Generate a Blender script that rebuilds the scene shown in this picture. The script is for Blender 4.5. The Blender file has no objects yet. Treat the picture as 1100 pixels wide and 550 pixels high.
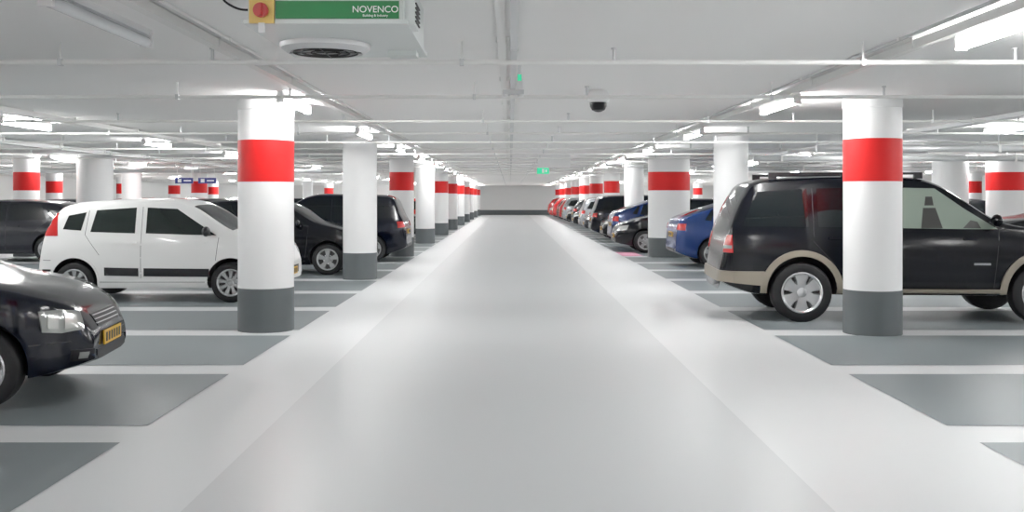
import bpy, bmesh, math, random
from mathutils import Vector
from mathutils.bvhtree import BVHTree
random.seed(4)
sc = bpy.context.scene
sc.view_settings.view_transform = 'Standard'
sc.view_settings.look = 'None'
sc.view_settings.gamma = 1.2

# ------------------------------------------------------------------ materials
def mat(name, col, rough=0.5, metal=0.0, coat=0.0, emit=None, es=0.0, noise=0.0, nscale=3.0, spec=0.5):
    m = bpy.data.materials.new(name); m.use_nodes = True
    nt = m.node_tree; b = nt.nodes['Principled BSDF']
    b.inputs['Base Color'].default_value = (*col, 1)
    b.inputs['Roughness'].default_value = rough
    b.inputs['Metallic'].default_value = metal
    b.inputs['Specular IOR Level'].default_value = spec
    if coat: b.inputs['Coat Weight'].default_value = coat; b.inputs['Coat Roughness'].default_value = 0.04
    if emit: b.inputs['Emission Color'].default_value = (*emit, 1); b.inputs['Emission Strength'].default_value = es
    if noise:
        tc = nt.nodes.new('ShaderNodeTexCoord'); n = nt.nodes.new('ShaderNodeTexNoise')
        n.inputs['Scale'].default_value = nscale; n.inputs['Detail'].default_value = 3
        r = nt.nodes.new('ShaderNodeMix'); r.data_type = 'RGBA'
        r.inputs[6].default_value = (*[c*(1-noise) for c in col], 1)
        r.inputs[7].default_value = (*[min(1, c*(1+noise)) for c in col], 1)
        nt.links.new(tc.outputs['Object'], n.inputs['Vector'])
        nt.links.new(n.outputs['Fac'], r.inputs[0]); nt.links.new(r.outputs[2], b.inputs['Base Color'])
    return m

M = {}
M['floor'] = mat('floor_epoxy', (0.70,0.712,0.72), 0.38, spec=.4)
M['lane'] = mat('lane_epoxy', (0.575,0.59,0.60), 0.36, spec=.42)
M['bay'] = mat('bay_epoxy', (0.175,0.203,0.213), 0.38, noise=0.05, nscale=1.0, spec=.4)
M['pink'] = mat('bay_pink', (0.70,0.30,0.42), 0.5)
M['ceil'] = mat('ceiling_paint', (0.95,0.945,0.935), 0.8)
M['wall'] = mat('wall_paint', (0.72,0.72,0.71), 0.7, noise=0.02)
M['col'] = mat('column_white', (0.86,0.86,0.86), 0.5, spec=.3)
M['red'] = mat('column_red', (0.60,0.007,0.007), 0.5, noise=0.03, spec=.2)
M['colgrey'] = mat('column_grey', (0.075,0.087,0.092), 0.5, noise=0.05, spec=.3)
M['pipe'] = mat('pipe_white', (0.82,0.82,0.80), 0.4)
M['galv'] = mat('galvanised', (0.60,0.61,0.62), 0.4, metal=0.4)
M['fix'] = mat('fixture_white', (0.85,0.85,0.85), 0.4)
M['tube'] = mat('tube_lit', (1,1,1), 0.5, emit=(0.985,0.985,0.975), es=108)
M['tubeoff'] = mat('tube_unlit', (0.70,0.72,0.74), 0.25)
M['black'] = mat('rubber_black', (0.005,0.005,0.006), 0.6, spec=.25)
M['plastic'] = mat('plastic_black', (0.008,0.008,0.010), 0.4, spec=.25)
M['glass'] = mat('glass_dark', (0.003,0.005,0.006), 0.03, spec=.35)
M['glass_thru'] = mat('glass_lit_through', (0.20,0.25,0.21), 0.05, coat=0.1)  # opaque pane; brightness seen through the car is put into its colour
M['glass_m'] = mat('glass_medium', (0.008,0.012,0.011), 0.04, spec=.4)
M['seat'] = mat('seat_shape', (0.02,0.02,0.018), 0.3, coat=0.1)
M['rim'] = mat('rim_silver', (0.52,0.53,0.54), 0.25, metal=0.7)
M['rimdark'] = mat('rim_shadow', (0.012,0.012,0.012), 0.5)
M['lampred'] = mat('lamp_red', (0.42,0.006,0.006), 0.2, coat=.2)
M['lampclr'] = mat('lamp_clear', (0.30,0.31,0.30), 0.08, metal=0.3, coat=.5)
M['lampcore'] = mat('lamp_core', (0.70,0.70,0.67), 0.12, metal=0.6, coat=.5)
M['plate'] = mat('plate_yellow', (0.70,0.38,0.01), 0.4)
M['chrome'] = mat('chrome', (0.65,0.65,0.65), 0.1, metal=1)
M['tan'] = mat('trim_tan', (0.24,0.21,0.165), 0.45, metal=0.1)
M['p_black'] = mat('paint_black', (0.0008,0.0012,0.003), 0.14, spec=.26)
M['p_navy'] = mat('paint_navy', (0.0012,0.0022,0.007), 0.12, spec=.32)
M['p_white'] = mat('paint_white', (0.82,0.82,0.81), 0.3, coat=0.4)
M['p_blue'] = mat('paint_blue', (0.003,0.022,0.12), 0.2, metal=0.2, coat=0.2)
M['p_silver'] = mat('paint_silver', (0.34,0.35,0.37), 0.25, metal=0.5, coat=0.6)
M['p_grey'] = mat('paint_grey', (0.009,0.010,0.015), 0.2, metal=0.1, coat=0.1, spec=.35)
M['p_red'] = mat('paint_red', (0.42,0.008,0.008), 0.25, coat=0.4)
M['green'] = mat('label_green', (0.0,0.17,0.035), 0.4)
M['yellow'] = mat('switch_yellow', (0.68,0.45,0.10), 0.4)
M['swred'] = mat('switch_red', (0.42,0.01,0.01), 0.35)
M['fanwhite'] = mat('fan_casing', (0.66,0.70,0.69), 0.4)
M['exit'] = mat('exit_green', (0.0,0.40,0.18), 0.4, emit=(0.05,0.7,0.35), es=0.6)
M['signblue'] = mat('sign_blue', (0.010,0.022,0.20), 0.4)
M['lettering'] = mat('lettering_white', (0.9,0.9,0.9), 0.5)
MK = list(M.keys()); MI = {k:i for i,k in enumerate(MK)}

# ------------------------------------------------------------------ mesh builder
class MB:
    def __init__(s): s.v=[]; s.f=[]; s.m=[]
    def add(s, vs, fs, m):
        o=len(s.v); s.v += [tuple(p) for p in vs]
        for i,f in enumerate(fs):
            s.f.append([o+k for k in f]); s.m.append(m[i] if isinstance(m,list) else m)
    def box(s, c, d, m, rz=0.0, taper=1.0):
        x,y,z=[k/2 for k in d]; vs=[]
        for sz in (-1,1):
            t = taper if sz<0 else 1
            for sx,sy in ((-1,-1),(1,-1),(1,1),(-1,1)):
                px,py=sx*x*t,sy*y*t
                vs.append((c[0]+px*math.cos(rz)-py*math.sin(rz), c[1]+px*math.sin(rz)+py*math.cos(rz), c[2]+sz*z))
        s.add(vs, [[0,3,2,1],[4,5,6,7],[0,1,5,4],[1,2,6,5],[2,3,7,6],[3,0,4,7]], m)
    def lathe(s, prof, c, axis, m, n=32, sx=1.0):
        vs=[]; fs=[]; ms=[]
        for r,h in prof:
            for k in range(n):
                a=2*math.pi*k/n; p,q=r*math.cos(a),r*math.sin(a)
                if axis=='z': vs.append((c[0]+p*sx,c[1]+q,c[2]+h))
                elif axis=='y': vs.append((c[0]+p,c[1]+h,c[2]+q))
                else: vs.append((c[0]+h,c[1]+p,c[2]+q))
        for i in range(len(prof)-1):
            for k in range(n):
                fs.append([i*n+k,i*n+(k+1)%n,(i+1)*n+(k+1)%n,(i+1)*n+k]); ms.append(m[i] if isinstance(m,list) else m)
        s.add(vs,fs,ms)
    def cyl(s, c, r, h, axis, m, n=24):
        e=1e-4
        s.lathe([(e,-h/2),(r*.96,-h/2),(r,-h/2+r*.04),(r,h/2-r*.04),(r*.96,h/2),(e,h/2)], c, axis, m, n)
    def ell(s, c, d, m, n=16):
        prof=[(max(1e-4,math.sin(math.pi*i/10)),-math.cos(math.pi*i/10)) for i in range(11)]
        vs=[];fs=[]
        for r,h in prof:
            for k in range(n):
                a=2*math.pi*k/n; vs.append((c[0]+d[0]*r*math.cos(a),c[1]+d[1]*r*math.sin(a),c[2]+d[2]*h))
        for i in range(10):
            for k in range(n): fs.append([i*n+k,i*n+(k+1)%n,(i+1)*n+(k+1)%n,(i+1)*n+k])
        s.add(vs,fs,m)
    def mesh(s, name, angle=35, recalc=True):
        me=bpy.data.meshes.new(name); used=sorted(set(s.m)); rm={u:i for i,u in enumerate(used)}
        me.from_pydata(s.v,[],s.f)
        for u in used: me.materials.append(M[MK[u]])
        me.polygons.foreach_set('material_index',[rm[k] for k in s.m])
        if recalc:
            bm=bmesh.new(); bm.from_mesh(me); bmesh.ops.recalc_face_normals(bm,faces=bm.faces); bm.to_mesh(me); bm.free()
        me.polygons.foreach_set('use_smooth',[True]*len(me.polygons))
        me.set_sharp_from_angle(angle=math.radians(angle))
        me.update(); return me
def put(name, me, loc=(0,0,0), rz=0.0, parent=None):
    o=bpy.data.objects.new(name, me); o.location=loc; o.rotation_euler=(0,0,rz)
    sc.collection.objects.link(o)
    if parent: o.parent=parent
    return o

# ------------------------------------------------------------------ car builder
def pchip(pts):
    pts=sorted(pts); X=[p[0] for p in pts]; Y=[p[1] for p in pts]; n=len(X)
    h=[X[i+1]-X[i] for i in range(n-1)]; d=[(Y[i+1]-Y[i])/h[i] for i in range(n-1)]
    s=[0]*n; s[0]=d[0]; s[-1]=d[-1]
    for i in range(1,n-1):
        if d[i-1]*d[i]<=0: s[i]=0
        else:
            w1=2*h[i]+h[i-1]; w2=h[i]+2*h[i-1]; s[i]=(w1+w2)/(w1/d[i-1]+w2/d[i])
    def f(x):
        if x<=X[0]: return Y[0]
        if x>=X[-1]: return Y[-1]
        i=0
        while x>X[i+1]: i+=1
        t=(x-X[i])/h[i]
        return ((1+2*t)*(1-t)**2*Y[i]+t*(1-t)**2*h[i]*s[i]+t*t*(3-2*t)*Y[i+1]+t*t*(t-1)*h[i]*s[i+1])
    return f

class Car:
    def __init__(c, S):
        c.S=S; c.mb=MB(); W=S['W']; top=pchip(S['top']); belt=pchip(S['belt'])
        x0=min(p[0] for p in S['top']); x1=max(p[0] for p in S['top']); c.x0,c.x1=x0,x1
        botf=pchip([(x0,S['bot']+.16),(x0+.12,S['bot']+.10),(x0+.5,S['bot']),(x1-.5,S['bot']),(x1-.12,S['bot']+.06),(x1,S['bot']+.10)])
        er=S.get('er',.86); ef=S.get('ef',.74)
        plan=pchip([(x0,er),(x0+.04,er+.05*(1-er)/.14),(x0+.16,.955),(x0+.5,.985),(0,1),(x1-.75,.985),(x1-.40,.94),(x1-.16,ef+.12),(x1-.05,ef+.05),(x1,ef)])
        ctl=sorted(set([p[0] for p in S['top']]+[x0+.04,x0+.1,x0+.2,x1-.05,x1-.1,x1-.2,x1-.3]+[a for g in S['glass'] for a in g]))
        xs=[]
        for a,b in zip(ctl,ctl[1:]):
            k=max(1,math.ceil((b-a)/.09),math.ceil(abs(top(b)-top(a))/.07))
            xs += [a+(b-a)*i/k for i in range(k)]
        xs.append(ctl[-1])
        tum=S.get('tum',.35); rings=[]
        for x in xs:
            w=W*plan(x); zt=top(x); zb=botf(x); zb=min(zb,zt-.2)
            bl=belt(x); zs=min(bl,zt-.05); hb=zs-zb; ws=.965*w; h=zt-zs; r=min(.085,h*.5)
            p=[(0,zb),(.75*w,zb),(.93*w,zb+.015),(.972*w,zb+.07),(.99*w,zb+.3*hb),(w,zb+.6*hb),(.992*w,zb+.86*hb),(ws,zs)]
            hh=h-r
            for t in (.33,.66,1.0): p.append((ws-tum*hh*t*(.85+.15*t),zs+hh*t))
            wr=p[-1][0]
            p += [(wr-.28*r-.01,zt-.38*r),(wr-1.0*r-.01,zt-.06*r),(wr*.6,zt+.012),(0,zt+.02)]
            rings.append(p)
        n=len(rings[0]); vs=[]; N=2*n-2
        for x,p in zip(xs,rings):
            for (y,z) in p: vs.append((x,y,z))
            for (y,z) in reversed(p[1:-1]): vs.append((x,-y,z))
        fs=[];ms=[]; P=MI[S['paint']]; G=MI[S.get('glassmat','glass')]
        for i in range(len(xs)-1):
            xm=(xs[i]+xs[i+1])/2
            isg=any(a<xm<b for a,b in S['glass'])
            for k in range(N):
                fs.append([i*N+k,i*N+(k+1)%N,(i+1)*N+(k+1)%N,(i+1)*N+k])
                ms.append(G if (isg and 12<=k<=15) else P)
        fs.append(list(range(N))); ms.append(P); fs.append([(len(xs)-1)*N+k for k in range(N)][::-1]); ms.append(P)
        c.bvh=BVHTree.FromPolygons([Vector(v) for v in vs],fs)
        me=bpy.data.meshes.new('b'); me.from_pydata(vs,[],fs)
        for k in MK: me.materials.append(M[k])
        me.polygons.foreach_set('material_index',ms)
        bm=bmesh.new(); bm.from_mesh(me); bmesh.ops.recalc_face_normals(bm,faces=bm.faces); bm.to_mesh(me); bm.free()
        ob=bpy.data.objects.new('b',me); sc.collection.objects.link(ob)
        R=S['R']; aR=S['aR']; cut=MB()
        for xw in S['wx']:
            for sy in (-1,1):
                cut.lathe([(1e-3,W-.36),(aR,W-.36),(aR,W+.25),(1e-3,W+.25)] if sy>0 else [(1e-3,-W-.25),(aR,-W-.25),(aR,-W+.36),(1e-3,-W+.36)],(xw,0,R+.02),'y',0,48)
        cm=bpy.data.meshes.new('c'); cm.from_pydata(cut.v,[],cut.f)
        for k in MK: cm.materials.append(M[k])
        cm.polygons.foreach_set('material_index',[MI['black']]*len(cm.polygons))
        bm=bmesh.new(); bm.from_mesh(cm); bmesh.ops.remove_doubles(bm,verts=bm.verts,dist=.0025); bmesh.ops.recalc_face_normals(bm,faces=bm.faces); bm.to_mesh(cm); bm.free()
        co=bpy.data.objects.new('c',cm); sc.collection.objects.link(co)
        md=ob.modifiers.new('x','BOOLEAN'); md.operation='DIFFERENCE'; md.object=co; md.solver='EXACT'
        dg=bpy.context.evaluated_depsgraph_get(); ev=ob.evaluated_get(dg); rm=ev.to_mesh()
        c.mb.add([v.co[:] for v in rm.vertices],[list(p.vertices) for p in rm.polygons],[p.material_index for p in rm.polygons])
        ev.to_mesh_clear(); bpy.data.objects.remove(ob); bpy.data.objects.remove(co)
        for xw in S['wx']:
            for sy in (-1,1): c.wheel(xw,sy)
    def wheel(c,xw,sy):
        S=c.S; R=S['R']; hw=.105; yc=sy*(S['W']-.01-hw); m=c.mb; q=lambda p:[(r,h*sy) for r,h in p]
        m.lathe(q([(.5*R,-hw),(.75*R,-hw*1.05),(.92*R,-hw),(R,-hw*.7),(R,hw*.7),(.975*R,hw*.88),(.92*R,hw),(.75*R,hw*1.05),(.66*R,hw*.98)]),(xw,yc,R),'y',MI['black'],40)
        m.lathe(q([(.69*R,hw*1.0),(.655*R,hw*1.06),(.60*R,hw*.9),(.59*R,hw*.1)]),(xw,yc,R),'y',MI['rim'],40)
        m.lathe(q([(.60*R,hw*.12),(1e-3,hw*.12)]),(xw,yc,R),'y',MI['rimdark'],32)
        m.lathe(q([(.30*R,hw*.15),(.30*R,hw*.25),(1e-3,hw*.25)]),(xw,yc,R),'y',MI['galv'],24)
        ns=S.get('spokes',5); sw=S.get('sw',.16)
        for k in range(ns):
            a=2*math.pi*k/ns+math.pi/2
            ca,sa=math.cos(a),math.sin(a); vs=[]
            for (r,wd,h0,h1) in ((.08*R,sw*R*.75,.3,.80),(.35*R,sw*R*.7,.3,.88),(.63*R,sw*R*1.15,.3,.92)):
                for (t,h) in ((-wd,h0),(wd,h0),(wd*.8,h1),(-wd*.8,h1)):
                    vs.append((xw+r*ca-t*sa, yc+sy*h*hw, R+r*sa+t*ca))
            fs=[]
            for i in range(2):
                for j in range(4): fs.append([i*4+j,i*4+(j+1)%4,(i+1)*4+(j+1)%4,(i+1)*4+j])
            fs += [[0,1,2,3],[8,9,10,11]]
            m.add(vs,fs,MI['rim'])
        m.lathe(q([(.16*R,hw*.5),(.16*R,hw*.9),(.12*R,hw*.98),(1e-3,hw*.98)]),(xw,yc,R),'y',MI['rim'],20)
    def proj(c,grid,conv,d,off,m):
        nI=len(grid); nJ=len(grid[0]); d=Vector(d); out=[]
        for row in grid:
            o=[]
            for (u,z) in row:
                p=Vector(conv(u,z)); h=c.bvh.ray_cast(p+d*4,-d)
                if h[0] is None:
                    h=c.bvh.find_nearest(p+d*0.8)
                o.append(h[0])
            out.append(o)
        vs=[];fs=[]
        for i in range(-1,nI+1):
            for j in range(-1,nJ+1):
                ii=min(max(i,0),nI-1); jj=min(max(j,0),nJ-1)
                vs.append(out[ii][jj]+d*(off if (ii==i and jj==j) else -.012))
        W=nJ+2
        for i in range(nI+1):
            for j in range(nJ+1): fs.append([i*W+j,i*W+j+1,(i+1)*W+j+1,(i+1)*W+j])
        c.mb.add(vs,fs,MI[m])
    def grid(c,bot,top,nu,nv,clip=False):
        g=[]
        for k in range(len(bot)-1):
            for i in range(nu+(1 if k==len(bot)-2 else 0)):
                t=i/nu; bx=bot[k][0]+(bot[k+1][0]-bot[k][0])*t; bz=bot[k][1]+(bot[k+1][1]-bot[k][1])*t
                tx=top[k][0]+(top[k+1][0]-top[k][0])*t; tz=top[k][1]+(top[k+1][1]-top[k][1])*t
                row=[]
                for j in range(nv+1):
                    s=j/nv; row.append((bx+(tx-bx)*s, bz+(tz-bz)*s))
                g.append(row)
        return g
    def side(c,bot,top,m,off=.004,nu=6,nv=4,sides=(1,-1)):
        g=c.grid(bot,top,nu,nv)
        for s in sides: c.proj(g,lambda u,z:(u,0,z),(0,s,0),off,m)
    def seam(c,pts,w=.007):
        for a,b in zip(pts,pts[1:]):
            if abs(a[0]-b[0])>abs(a[1]-b[1]): c.side([a,b],[(a[0],a[1]+w),(b[0],b[1]+w)],'rimdark',.002,6,1)
            else: c.side([a,(a[0]+w,a[1])],[b,(b[0]+w,b[1])],'rimdark',.002,1,6)
    def end(c,bot,top,m,front=True,off=.004,nu=6,nv=3):
        d=1 if front else -1
        c.proj(c.grid(bot,top,nu,nv),lambda u,z:(0,u,z),(d,0,0),off,m)
    def corner(c,xc,yc,th,bot,top,m,off=.004,nu=6,nv=3):
        for s in (1,-1):
            a=math.radians(th); d=(math.cos(a),s*math.sin(a),0); t=(-math.sin(a),s*math.cos(a))
            c.proj(c.grid(bot,top,nu,nv),lambda u,z:(xc+u*t[0],s*yc+u*t[1],z),d,off,m)
    def arch(c,m,w0=.0,w1=.06,off=.02,a0=-5,a1=185):
        for xw in c.S['wx']:
            g=[]
            for i in range(25):
                a=math.radians(a0+(a1-a0)*i/24); g.append([(xw+(c.S['aR']+w0+(w1-w0)*j/3)*math.cos(a),max(c.S['R']+.02+(c.S['aR']+w0+(w1-w0)*j/3)*math.sin(a),c.S['bot']+.03)) for j in range(4)])
            for s in (1,-1): c.proj(g,lambda u,z:(u,0,z),(0,s,0),off,m)
    def mirror(c,x,z,m,d=(.055,.11,.075)):
        W=c.S['W']
        for s in (1,-1):
            c.mb.ell((x,s*(W+.08),z+.03),d,MI[m]); c.mb.box((x+.01,s*(W-.02),z-.02),(.06,.16,.03),MI['plastic'])
    def plate(c,z,front=True,w=.5):
        d=1 if front else -1
        h=c.bvh.ray_cast(Vector((4*d,0,z)),Vector((-d,0,0)))[0]
        c.mb.box((h.x+d*.014,0,z),(.012,w,.11),MI['plate'])
        for k in range(6): c.mb.box((h.x+d*.0215,-.19+k*.076,z),(.003,.042,.07),MI['plastic'])
    def done(c,name): return c.mb.mesh(name,32)

def generic_details(C, win, handle_x, handle_z, mirror_x, mirror_z, doors, g='glass', mirm=None):
    for b,t in win: C.side(b,t,g,.004,8,5)
    for hx in handle_x: C.side([(hx,handle_z),(hx+.17,handle_z)],[(hx,handle_z+.03),(hx+.17,handle_z+.03)],C.S.get('handle',C.S['paint']),.03,3,1)
    for d in doors: C.seam(d)
    C.mirror(mirror_x,mirror_z,mirm or C.S['paint'])

# --- small white hatchback
S=dict(W=.82,R=.295,aR=.345,wx=(-1.15,1.15),bot=.20,paint='p_white',spokes=9,sw=.12,tum=.22,er=.84,ef=.78,handle='p_white',
  top=[(-1.72,.50),(-1.70,.64),(-1.64,.90),(-1.58,1.06),(-1.46,1.32),(-1.38,1.40),(-1.20,1.46),(-.6,1.505),(0,1.515),(.38,1.485),(.56,1.42),(1.20,1.05),(1.42,1.00),(1.70,.91),(1.83,.77),(1.90,.58)],
  belt=[(-1.72,1.0),(1.9,.95)],glass=[(.56,1.16),(-1.58,-1.43)])
C=Car(S)
generic_details(C,[([(-.92,1.04),(-.26,1.02)],[(-.85,1.36),(-.26,1.40)]),([(-.10,1.02),(.50,1.0),(.94,.99)],[(-.10,1.40),(.34,1.38),(.80,1.08)]),
   ([(-1.33,1.08),(-1.06,1.06)],[(-1.26,1.28),(-1.00,1.33)])],(-.40,.62),.87,.82,1.02,
   [[(-.17,.36),(-.17,1.41)],[(.90,.40),(.97,.96)],[(-.78,.70),(-1.00,1.0),(-.96,1.36)],[(-.80,.30),(.86,.30)],[(-1.62,.62),(-1.5,.62)]],g='glass_m',mirm='plastic')
C.side([(-.70,.40),(-.20,.39)],[(-.70,.52),(-.20,.51)],'plastic',.014,4,2); C.side([(-.12,.39),(.84,.38)],[(-.12,.51),(.84,.50)],'plastic',.014,8,2)
C.arch('p_white',0,.03,.012)
C.corner(-1.50,.70,145,[(-.12,.98),(.05,.98)],[(-.04,1.32),(.06,1.31)],'lampred',.012,4,8)
C.corner(1.72,.62,38,[(-.16,.68),(.14,.72)],[(-.14,.86),(.15,.88)],'lampclr',.01)
C.side([(-1.64,.46),(-1.50,.46)],[(-1.64,.49),(-1.50,.49)],'plastic',.006,3,1)
C.end([(-.4,.38),(.4,.38)],[(-.4,.50),(.4,.50)],'plastic'); C.plate(.42); C.plate(.5,False)
hatch_white=C.done('white_hatch')

# --- large SUV
S=dict(W=.94,R=.37,aR=.43,wx=(-1.445,1.445),bot=.33,paint='p_black',spokes=6,sw=.26,tum=.24,er=.72,ef=.82,
  top=[(-2.43,.58),(-2.41,.70),(-2.36,.98),(-2.31,1.16),(-2.11,1.60),(-2.02,1.72),(-1.8,1.775),(-.8,1.81),(0,1.79),(.22,1.73),(.36,1.66),(1.05,1.23),(1.35,1.17),(2.0,1.09),(2.22,.98),(2.30,.72)],
  belt=[(-2.5,1.15),(2.3,1.10)],glass=[(.36,1.02),(-2.28,-2.09)])
C=Car(S)
generic_details(C,[([(-2.17,1.19),(-1.36,1.18)],[(-1.97,1.62),(-1.36,1.66)]),([(-1.24,1.18),(-.34,1.17)],[(-1.24,1.66),(-.34,1.68)])],
   (-1.12,.50),1.03,.86,1.24,[[(-.29,.44),(-.29,1.68)],[(-1.30,1.0),(-1.30,1.66)],[(.86,.44),(.93,1.15)],[(-1.05,.72),(-1.30,1.0)],[(.93,1.15),(1.4,1.15)]],mirm='p_black')
C.side([(-.22,1.17),(.55,1.16),(.92,1.16)],[(-.22,1.67),(.20,1.66),(.55,1.40)],'glass_thru',.004,8,5)
C.side([(.0,1.17),(.26,1.17)],[(.04,1.42),(.19,1.42)],'seat',.007,4,4); C.side([(.06,1.45),(.17,1.45)],[(.08,1.56),(.16,1.56)],'seat',.007,3,3)
C.side([(.50,1.17),(.72,1.17)],[(.60,1.27),(.68,1.25)],'seat',.007,3,3)
C.arch('tan',0,.075,.03,-12,192)
C.side([(-.95,.335),(.95,.335)],[(-.95,.42),(.95,.42)],'tan',.03,10,2)
C.side([(-2.36,.49),(-1.90,.45)],[(-2.36,.63),(-1.90,.63)],'tan',.03,6,3); C.side([(1.9,.42),(2.2,.47)],[(1.9,.64),(2.2,.64)],'tan',.03,6,3)
C.corner(-2.33,.74,150,[(-.16,.49),(.20,.49)],[(-.16,.63),(.20,.63)],'tan',.03,6,3)
C.end([(-.7,.49),(.7,.49)],[(-.7,.63),(.7,.63)],'tan',False,.03); C.end([(-.7,.48),(.7,.48)],[(-.7,.65),(.7,.65)],'tan',True,.03)
C.corner(-2.31,.80,138,[(-.09,.86),(.10,.86)],[(-.07,1.08),(.09,1.08)],'lampred',.012,4,5)
C.corner(-2.31,.80,138,[(-.08,.91),(.09,.91)],[(-.08,.95),(.09,.95)],'lampclr',.016,4,2)
C.corner(2.15,.74,35,[(-.14,.80),(.14,.80)],[(-.14,1.0),(.14,1.0)],'lampclr',.01)
C.end([(-.5,.72),(.5,.72)],[(-.5,.96),(.5,.96)],'chrome'); C.plate(.55,False)
C.side([(.62,.72),(.82,.72)],[(.62,.745),(.82,.745)],'chrome',.006,4,1)
for s in (-1,1):
    C.mb.box((-.85,s*.62,1.85),(1.9,.035,.03),MI['plastic'])
    for x in (-1.75,-.85,.05): C.mb.box((x,s*.62,1.82),(.10,.04,.07),MI['plastic'])
suv=C.done('suv')

# --- dark sedan (foreground)
S=dict(W=.84,R=.30,aR=.345,wx=(-1.25,1.25),bot=.20,paint='p_navy',spokes=7,sw=.16,tum=.42,er=.86,ef=.58,
  top=[(-2.25,.55),(-2.22,.78),(-2.1,.96),(-1.65,1.04),(-1.15,1.36),(-.8,1.42),(0,1.43),(.25,1.37),(1.0,.965),(1.15,.925),(1.5,.855),(1.72,.78),(1.84,.715),(1.93,.60),(1.98,.50)],
  belt=[(-2.2,.92),(.5,.90),(2.1,.80)],glass=[(.25,.96),(-1.65,-1.15)])
C=Car(S)
generic_details(C,[([(-1.35,.97),(-.55,.95)],[(-1.05,1.31),(-.55,1.36)]),([(-.45,.95),(.35,.94),(.70,.93)],[(-.45,1.36),(.15,1.33),(.40,1.14)])],
   (-.75,.1),.80,.62,.97,[[(-.5,.3),(-.5,1.36)],[(.78,.35),(.82,.88)],[(-1.0,.75),(-1.3,.95)],[(-1.0,.28),(.78,.28)]])
C.side([(1.60,.46),(1.84,.46)],[(1.60,.468),(1.84,.468)],'rimdark',.002,4,1)
C.side([(-.9,.42),(.85,.42)],[(-.9,.50),(.85,.50)],'plastic',.014,8,2)
C.corner(1.76,.60,40,[(-.16,.555),(.0,.535),(.15,.555)],[(-.16,.69),(.0,.71),(.17,.71)],'lampclr',.010,6,5)
C.corner(1.76,.60,40,[(-.11,.575),(-.02,.565)],[(-.11,.67),(-.02,.685)],'lampcore',.018,5,4)
C.corner(1.76,.60,40,[(.03,.57),(.11,.58)],[(.03,.685),(.11,.68)],'lampcore',.018,5,4)
C.end([(-.30,.55),(.30,.55)],[(-.33,.65),(.33,.65)],'plastic',True,.006,8,3)
for z in (.57,.60,.63): C.end([(-.31,z),(.31,z)],[(-.31,z+.006),(.31,z+.006)],'galv',True,.012,8,1)
C.end([(-.4,.30),(.4,.30)],[(-.4,.38),(.4,.38)],'plastic',True,.006,8,2)
C.corner(1.87,.50,30,[(-.08,.31),(.08,.31)],[(-.08,.40),(.08,.40)],'plastic',.006); C.corner(1.87,.50,30,[(-.03,.33),(.03,.33)],[(-.03,.38),(.03,.38)],'lampclr',.012)
C.plate(.45)
sedan=C.done('sedan')

# --- family of compact cars in other paints
def compact(name,paint,H=1.47,fast=False,wagon=False,g='glass'):
    k=H/1.47
    if fast: rear=[(-2.1,.55),(-2.08,.80),(-2.02,1.02),(-1.88,1.12),(-1.2,1.34*k)]
    elif wagon: rear=[(-2.1,.55),(-2.08,.72),(-2.02,.98),(-1.96,1.10),(-1.78,1.38*k),(-1.6,1.44*k)]
    else: rear=[(-1.98,.55),(-1.96,.74),(-1.90,.98),(-1.82,1.08),(-1.52,1.36*k),(-1.38,1.41*k)]
    S=dict(W=.87,R=.315,aR=.36,wx=(-1.29,1.29),bot=.19,paint=paint,spokes=5,sw=.2,tum=.34,er=.80,ef=.70,
      top=rear+[(-.7,1.465*k),(0,1.47*k),(.3,1.42*k),(.5,1.34*k),(1.15,1.02),(1.5,.93),(1.85,.82),(2.02,.70),(2.1,.52)],
      belt=[(-2.1,.98),(2.1,.90)],glass=[(.42,1.10),(rear[-2][0]-.12 if not fast else -1.85,rear[-2][0]+.04 if not fast else -1.2)])
    C=Car(S); r=rear[-2][0] if not fast else -1.45
    generic_details(C,[([(-1.25,1.02),(-.35,1.0)],[(-1.12,1.33*k),(-.35,1.39*k)]),([(-.26,1.0),(.5,.98),(.92,.97)],[(-.26,1.39*k),(.25,1.36*k),(.55,1.20*k)]),
        ([(r-.02,1.05),(-1.33,1.03)],[(min(r+.16,-1.3),1.28*k),(-1.22,1.32*k)])],(-.62,.28),.85,.72,1.0,[[(-.30,.3),(-.30,1.4*k)],[(.84,.35),(.90,.95)],[(-.95,.70),(-1.28,1.0)],[(-.95,.28),(.84,.28)]])
    C.corner(S['top'][0][0]+.17,.74,140,[(-.09,.82),(.12,.84)],[(-.09,.97),(.10,.97)],'lampred',.012,4,4)
    C.corner(1.88,.64,38,[(-.18,.60),(.17,.64)],[(-.18,.74),(.2,.78)],'lampclr',.01)
    C.corner(1.88,.64,38,[(-.1,.62),(.06,.64)],[(-.1,.72),(.06,.75)],'lampcore',.018)
    C.end([(-.35,.56),(.35,.56)],[(-.38,.66),(.38,.66)],'plastic',True,.006); C.end([(-.45,.28),(.45,.28)],[(-.45,.40),(.45,.40)],'plastic',True,.006)
    C.end([(-.5,.32),(.5,.32)],[(-.5,.42),(.5,.42)],'plastic',False,.008)
    C.plate(.47); C.plate(.72,False); C.arch(paint,0,.025,.008)
    return C.done(name)
c_black=compact('compact_black','p_black',1.50)
c_wag=compact('wagon_black','p_navy',1.62,wagon=True)
c_blue=compact('compact_blue','p_blue',1.48,fast=True)
c_grey=compact('compact_grey','p_grey',1.48)
c_silver=compact('compact_silver','p_silver',1.55,wagon=True)
c_red=compact('compact_red','p_red',1.52)

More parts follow.
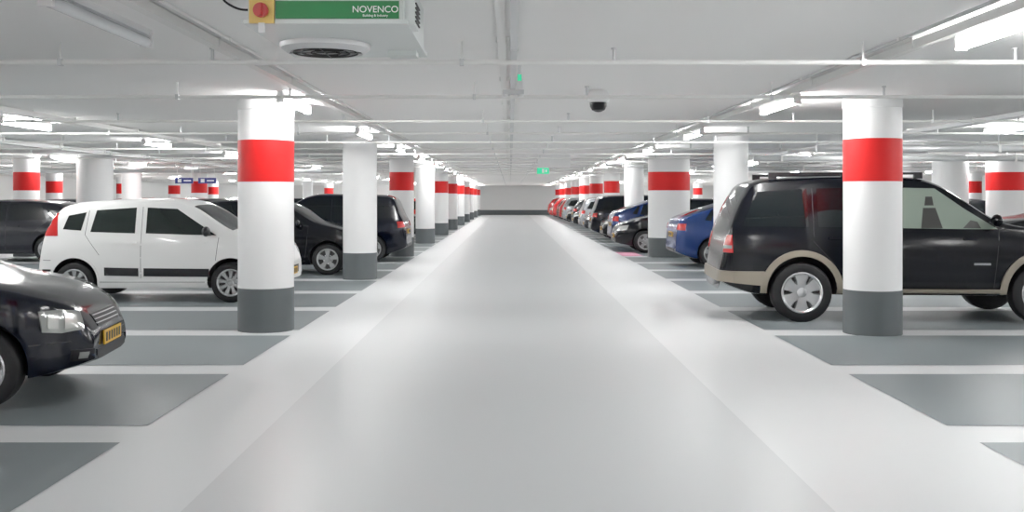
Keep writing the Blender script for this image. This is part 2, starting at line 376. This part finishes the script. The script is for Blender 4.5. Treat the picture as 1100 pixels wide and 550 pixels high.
rad=math.radians
put('sedan_car',sedan,(-5.20,8.05,0),rad(7))
put('hatchback_car',hatch_white,(-5.26,15.85,0),0)
put('suv_car',suv,(5.12,13.50,0),rad(-4))
put('hatchback_car',c_black,(-4.92,21.2,0),0)
put('estate_car',c_wag,(-4.60,25.4,0),rad(180))
put('hatchback_car',c_grey,(-12.3,25.2,0),rad(180))
put('hatchback_car',c_black,(-8.6,30.6,0),0)
put('hatchback_car',c_blue,(5.75,23.3,0),0)
put('suv_car',suv,(11.7,20.4,0),rad(180))
put('estate_car',c_wag,(9.6,29.4,0),0)
row=[(29.3,c_black,180,5.05),(32.0,c_blue,0,5.2),(36.0,c_black,180,5.3),(38.6,c_wag,0,5.1),(43.3,c_grey,180,5.2),(46.0,c_silver,0,5.2),(50.8,c_black,180,5.2),(53.4,c_grey,0,5.2),(58.3,c_black,180,5.3),(61.0,c_silver,0,5.2),(65.8,c_red,0,5.1),(68.5,c_black,0,5.1),(73.4,c_red,0,5.0),(76.2,c_red,180,5.0),(81.5,c_red,0,4.95)]
for y,m_,r_,x_ in row: put('hatchback_car',m_,(x_,y,0),rad(r_))
for y,m_,r_ in [(30.7,c_black,180),(38.1,c_grey,0),(45.8,c_red,180),(53.3,c_black,0),(60.8,c_silver,180),(68.3,c_black,0)]:
    put('hatchback_car',m_,(-5.2,y,0),rad(r_))
for y,m_,r_,x_ in [(33.4,c_red,0,-10.2),(38,c_black,180,-10.2),(43,c_silver,0,-10.2),(50.5,c_black,0,-10.2),(38.5,c_grey,0,-16.2),(46,c_red,0,-16.2),(33.3,c_black,0,10.4),(40.8,c_silver,0,10.4),(48,c_grey,0,10.4),(38.5,c_black,180,16.2),(45.5,c_blue,180,16.2)]:
    put('hatchback_car',m_,(x_,y,0),rad(r_))

# ------------------------------------------------------------------ room shell
H=2.68; XL,XR,Y0,Y1=-22.0,22.0,-6.0,90.0
b=MB(); b.box(((XL+XR)/2,(Y0+Y1)/2,-.1),(XR-XL+.6,Y1-Y0+.6,.2),MI['floor']); put('floor',b.mesh('floor'))
b=MB(); b.box(((XL+XR)/2,(Y0+Y1)/2,H+.1),(XR-XL+.6,Y1-Y0+.6,.2),MI['ceil']); put('ceiling',b.mesh('ceiling'))
for nm,c_,d_ in (('wall_back',(0,Y1+.1,H/2),(XR-XL+.6,.2,H)),('wall_front',(0,Y0-.1,H/2),(XR-XL+.6,.2,H)),('wall_left',(XL-.1,(Y0+Y1)/2,H/2),(.2,Y1-Y0,H)),('wall_right',(XR+.1,(Y0+Y1)/2,H/2),(.2,Y1-Y0,H))):
    b=MB(); b.box(c_,d_,MI['wall']); put(nm,b.mesh(nm))
b=MB(); b.box((0,Y1-.01,.22),(XR-XL-.1,.02,.44),MI['colgrey']); put('baseboard_back',b.mesh('bb'))
b=MB(); b.box((XL+.01,(Y0+Y1)/2,.22),(.02,Y1-Y0-.1,.44),MI['colgrey']); put('baseboard_left',b.mesh('bb'))
b=MB(); b.box((XR-.01,(Y0+Y1)/2,.22),(.02,Y1-Y0-.1,.44),MI['colgrey']); put('baseboard_right',b.mesh('bb'))
def quad(b,x0,x1,y0,y1,z,m): b.add([(x0,y0,z),(x1,y0,z),(x1,y1,z),(x0,y1,z)],[[0,1,2,3]],MI[m])
b=MB(); quad(b,-1.62,1.60,-5.5,88,.004,'lane'); put('floor_marking_lane',b.mesh('lane',recalc=False))
b=MB()
for i in range(-2,33):
    ya=6.70+2.5*i+.24; yb=6.70+2.5*(i+1)-.24
    if ya<0.0: continue
    for xa,xb in ((-7.55,-2.46),(-12.9,-8.0),(-21.9,-18),(2.96,8.1),(8.5,13.4),(18,21.9)):
        if i==8 and xa==2.96: quad(b,2.96,3.5,ya,yb,.004,'pink'); xa=3.5
        quad(b,xa,xb,ya,yb,.004,'bay')
put('floor_marking_bays',b.mesh('bays',recalc=False))

# ------------------------------------------------------------------ columns
def column(name,red,r=.32,sx=1.0):
    b=MB(); prof=[(r+.004,0),(r+.004,.50),(r,.502)]; ms=[MI['colgrey'],MI['colgrey']]
    if red: prof+=[(r,1.73),(r+.003,1.732),(r+.003,2.21),(r,2.212)]; ms+=[MI['col'],MI['red'],MI['red'],MI['red']]
    prof+=[(r,2.56),(r+.008,2.565),(r+.008,H-.001)]; ms+=[MI['col']]*3
    b.lathe(prof,(0,0,0),'z',ms,56,sx); return b.mesh(name)
cr=column('column_red',True); cw=column('column_plain',False); crw=column('column_red_wide',True,.36,1.5); cww=column('column_plain_wide',False,.40,1.15)
for k in range(-2,11):
    y=12.0+7.5*k; put('concrete_column',cw if k in (1,3) else cr,(-2.86,y,0))
    y=11.7+7.5*k; put('concrete_column',cw if k in (1,3) else (crw if k==2 else cr),(4.14,y,0))
    if k>=3:
        put('concrete_column',cr if k%2==0 else cw,(-12.75,12+7.5*k,0)); put('concrete_column',cr,(13.2,12+7.5*k,0))
    if k>=1: put('concrete_column',cr,(-18.7,12+7.5*k,0)); put('concrete_column',cr,(19.0,12+7.5*k,0))
put('concrete_column',cr,(-12.75,27.0,0)); put('concrete_column',cww,(-10.95,27.0,0))
put('concrete_column',cww,(11.6,27.0,0)); put('concrete_column',crw,(13.1,27.0,0))

# ------------------------------------------------------------------ lights
def fluoro(nm,tm):
    b=MB(); b.box((0,0,H-.021),(.06,1.55,.04),MI['fix'])
    b.cyl((0,0,H-.085),.036,1.46,'y',MI[tm],8 if tm=='tube' else 24)
    for s in (-1,1): b.box((0,s*.745,H-.071),(.08,.03,.10),MI['fix'])
    return b.mesh(nm)
lt=fluoro('fluoro','tube'); lo=fluoro('fluoro_off','tubeoff')
for X,ys in ((-2.45,6.15),(3.1,6.3),(-7.0,9.3),(7.65,10.2),(-12.0,5.4),(12.2,5.4),(-17.5,9.3),(17.5,9.3)):
    for k in range(-3,16):
        y=ys+5.5*k
        if -5<y<88: put('fluorescent_light',lo if (X==-2.45 and k==0) else lt,(X,y,0))

# ------------------------------------------------------------------ ceiling services
def pipe_x(y,z,r,x0=XL+.05,x1=XR-.05,heads=True):
    b=MB(); b.cyl(((x0+x1)/2,y,z),r,x1-x0,'x',MI['pipe'],12)
    x=x0+1.3
    while x<x1:
        b.box((x,y,(z+H)/2-.001),(.012,.012,H-z-.004),MI['pipe']); b.box((x,y,z),(.03,2*r+.012,2*r+.012),MI['galv'])
        if heads: b.cyl((x+1.1,y,z+.05),.012,.10,'z',MI['galv'],8); b.cyl((x+1.1,y,z+.10),.022,.012,'z',MI['galv'],10)
        x+=2.9
    put('sprinkler_pipe',b.mesh('pipe'))
pipe_x(7.40,2.525,.018); pipe_x(10.0,2.53,.018)
y=13.2
while y<84: pipe_x(y,2.53,.016); y+=2.5
def tray_y(x,z,w,h,m,name='cable_tray',y0=-5.8,y1=89.5):
    b=MB(); b.box((x,(y0+y1)/2,z),(w,y1-y0,h),MI[m])
    y=y0+1
    while y<y1:
        b.box((x,y,(z-h/2+H)/2-.002),(w*1.15+.01,.03,H-z+h/2-.004),MI['pipe']); y+=2.4
    put(name,b.mesh(name))
tray_y(.025,2.60,.05,.04,'galv'); tray_y(-.06,2.655,.06,.03,'pipe','conduit')
tray_y(-2.08,2.635,.07,.06,'pipe'); tray_y(2.86,2.625,.06,.06,'pipe')
tray_y(-1.98,2.66,.02,.02,'pipe','conduit'); tray_y(2.74,2.66,.02,.02,'galv','conduit')
tray_y(-6.2,2.62,.16,.06,'pipe'); tray_y(6.6,2.62,.16,.06,'galv'); tray_y(-9.6,2.6,.2,.08,'galv'); tray_y(10.3,2.6,.2,.08,'pipe')
for x0_,x1_,y_ in ((5.2,18,17.4),(5.2,18,21.9),(5.4,18,29.7),(-18,-5,32)):
    b=MB(); b.cyl(((x0_+x1_)/2,y_,2.38),.06,x1_-x0_,'x',MI['galv'],16)
    x=x0_+.6
    while x<x1_: b.box((x,y_,2.525),(.015,.015,.3),MI['galv']); b.box((x,y_,2.38),(.04,.135,.135),MI['pipe']); x+=2.5
    put('ventilation_pipe',b.mesh('vp'))

# ------------------------------------------------------------------ jet fan
b=MB(); fm=MI['fanwhite']
zc=2.40; b.box((-.90,5.58,(zc+H)/2+.004),(.76,1.16,H-zc-.012),fm)
b.box((-.90,5.58,zc+.005),(.80,1.20,.02),fm)
b.box((-.90,4.995,2.475),(.74,.02,.15),fm)
b.box((-.84,4.98,2.462),(.60,.012,.085),MI['green'])
b.box((-1.205,4.975,2.455),(.12,.03,.12),MI['yellow']); b.cyl((-1.205,4.95,2.455),.036,.03,'y',MI['swred'],20); b.box((-1.205,4.93,2.455),(.018,.02,.06),MI['swred'])
b.box((-1.205,4.97,2.372),(.03,.02,.05),MI['galv'])
fx=-1.02
b.lathe([(.25,zc-.002),(.245,zc-.03),(.205,zc-.055),(.185,zc-.045),(.18,zc-.0),(.18,zc+.04)],(fx,5.66,0),'z',MI['galv'],40)
b.lathe([(.18,zc-.006),(1e-3,zc-.006)],(fx,5.66,0),'z',MI['plastic'],32)
b.cyl((fx,5.66,zc-.025),.06,.04,'z',MI['plastic'],20)
for k in range(10):
    a=k*math.pi/5; b.box((fx+.11*math.cos(a),5.66+.11*math.sin(a),zc-.018),(.13,.035,.008),MI['rimdark'],a)
for rr in (.08,.13,.175): b.lathe([(rr,zc-.052),(rr+.004,zc-.056),(rr+.004,zc-.052),(rr,zc-.048)],(fx,5.66,0),'z',MI['rimdark'],32)
for a in (0,math.pi/2): b.box((fx,5.66,zc-.052),(.40,.006,.005),MI['rimdark'],a)
b.box((-.50,5.15,2.46),(.06,.22,.12),fm)
for k in range(5): b.box((-.465,5.15,2.42+k*.022),(.008,.20,.006),MI['rimdark'])
b.box((-.62,5.95,zc-.02),(.16,.16,.03),fm)
fan=put('jet_fan_unit',b.mesh('fan'))
def text(s,loc,size,m,parent,name):
    cu=bpy.data.curves.new(name,'FONT'); cu.body=s; cu.size=size; cu.extrude=.001; cu.align_x='CENTER'; cu.align_y='CENTER'
    cu.materials.append(M[m]); o=bpy.data.objects.new(name,cu); o.location=loc; o.rotation_euler=(math.pi/2,0,0); sc.collection.objects.link(o); o.parent=parent
text('NOVENCO',(-.655,4.972,2.462),.045,'lettering',fan,'label_text')
text('Building & Industry',(-.655,4.972,2.433),.016,'lettering',fan,'label_small_text')
cu=bpy.data.curves.new('cable','CURVE'); cu.dimensions='3D'; cu.bevel_depth=.006; sp=cu.splines.new('BEZIER'); sp.bezier_points.add(3)
for p,q in zip(sp.bezier_points,[(-1.42,5.15,2.675),(-1.44,5.1,2.56),(-1.38,5.1,2.50),(-1.27,5.2,2.50)]):
    p.co=q; p.handle_left_type=p.handle_right_type='AUTO'
cu.materials.append(M['plastic']); o=bpy.data.objects.new('supply_cable',cu); sc.collection.objects.link(o); o.parent=fan

# ------------------------------------------------------------------ dome camera, emergency light, signs
b=MB(); b.lathe([(1e-3,H-.001),(.085,H-.001),(.10,H-.02),(.116,H-.05),(.118,H-.10),(.108,H-.125),(.09,H-.13)],(.93,10.8,0),'z',MI['fix'],32)
b.lathe([(.09,H-.125),(.088,H-.17),(.068,H-.21),(.03,H-.228),(1e-3,H-.232)],(.93,10.8,0),'z',MI['plastic'],32)
put('dome_camera',b.mesh('dome'))
b=MB(); b.box((.03,9.75,2.55),(.20,.10,.04),MI['galv']); b.box((.10,9.75,2.62),(.04,.04,.115),MI['fix']); b.cyl((-.04,9.75,2.52),.03,.03,'z',MI['fix']); b.cyl((.10,9.75,2.52),.03,.03,'z',MI['fix'])
put('emergency_light',b.mesh('eml'))  # small hanging emergency light, modelled without emission
b=MB(); b.box((.08,8.7,2.635),(.03,.05,.085),MI['fix']); b.box((.08,8.7,2.57),(.035,.03,.06),MI['exit']); put('status_light',b.mesh('st'))
b=MB(); b.box((.93,29,2.30),(.34,.05,.17),MI['exit']); b.box((.93,28.97,2.30),(.06,.01,.11),MI['lettering']); b.box((1.02,28.97,2.30),(.05,.01,.07),MI['lettering']); b.box((.80,29,2.53),(.01,.01,.29),MI['fix']); b.box((1.06,29,2.53),(.01,.01,.29),MI['fix']); put('exit_sign',b.mesh('ex'))
b=MB(); b.box((1.15,26.9,2.50),(.85,.12,.34),MI['fix']); put('sign_panel',b.mesh('sgp'))  # whitish sign panel, modelled as a plain ceiling-hung box
for x in (-9.2,-8.55):
    b=MB(); b.box((x,28.9,2.02),(.50,.04,.16),MI['signblue']); b.box((x-.12,28.87,2.02),(.10,.01,.1),MI['lettering']); b.box((x+.1,28.87,2.02),(.2,.01,.04),MI['lettering'])
    for s in (-.2,.2): b.box((x+s,28.9,2.385),(.012,.012,.58),MI['fix'])
    put('hanging_sign',b.mesh('sg'))

# ------------------------------------------------------------------ world + camera
w=bpy.data.worlds.new('World'); sc.world=w; w.use_nodes=True
w.node_tree.nodes['Background'].inputs[0].default_value=(.9,.93,1,1); w.node_tree.nodes['Background'].inputs[1].default_value=.3
cam=bpy.data.cameras.new('Camera'); cam.lens=36; cam.sensor_width=36; cam.sensor_fit='HORIZONTAL'; cam.shift_y=-63/1100; cam.shift_x=2/1100
co=bpy.data.objects.new('Camera',cam); co.location=(0,0,1.55); co.rotation_euler=(math.pi/2,0,0); sc.collection.objects.link(co); sc.camera=co
cam.clip_end=300
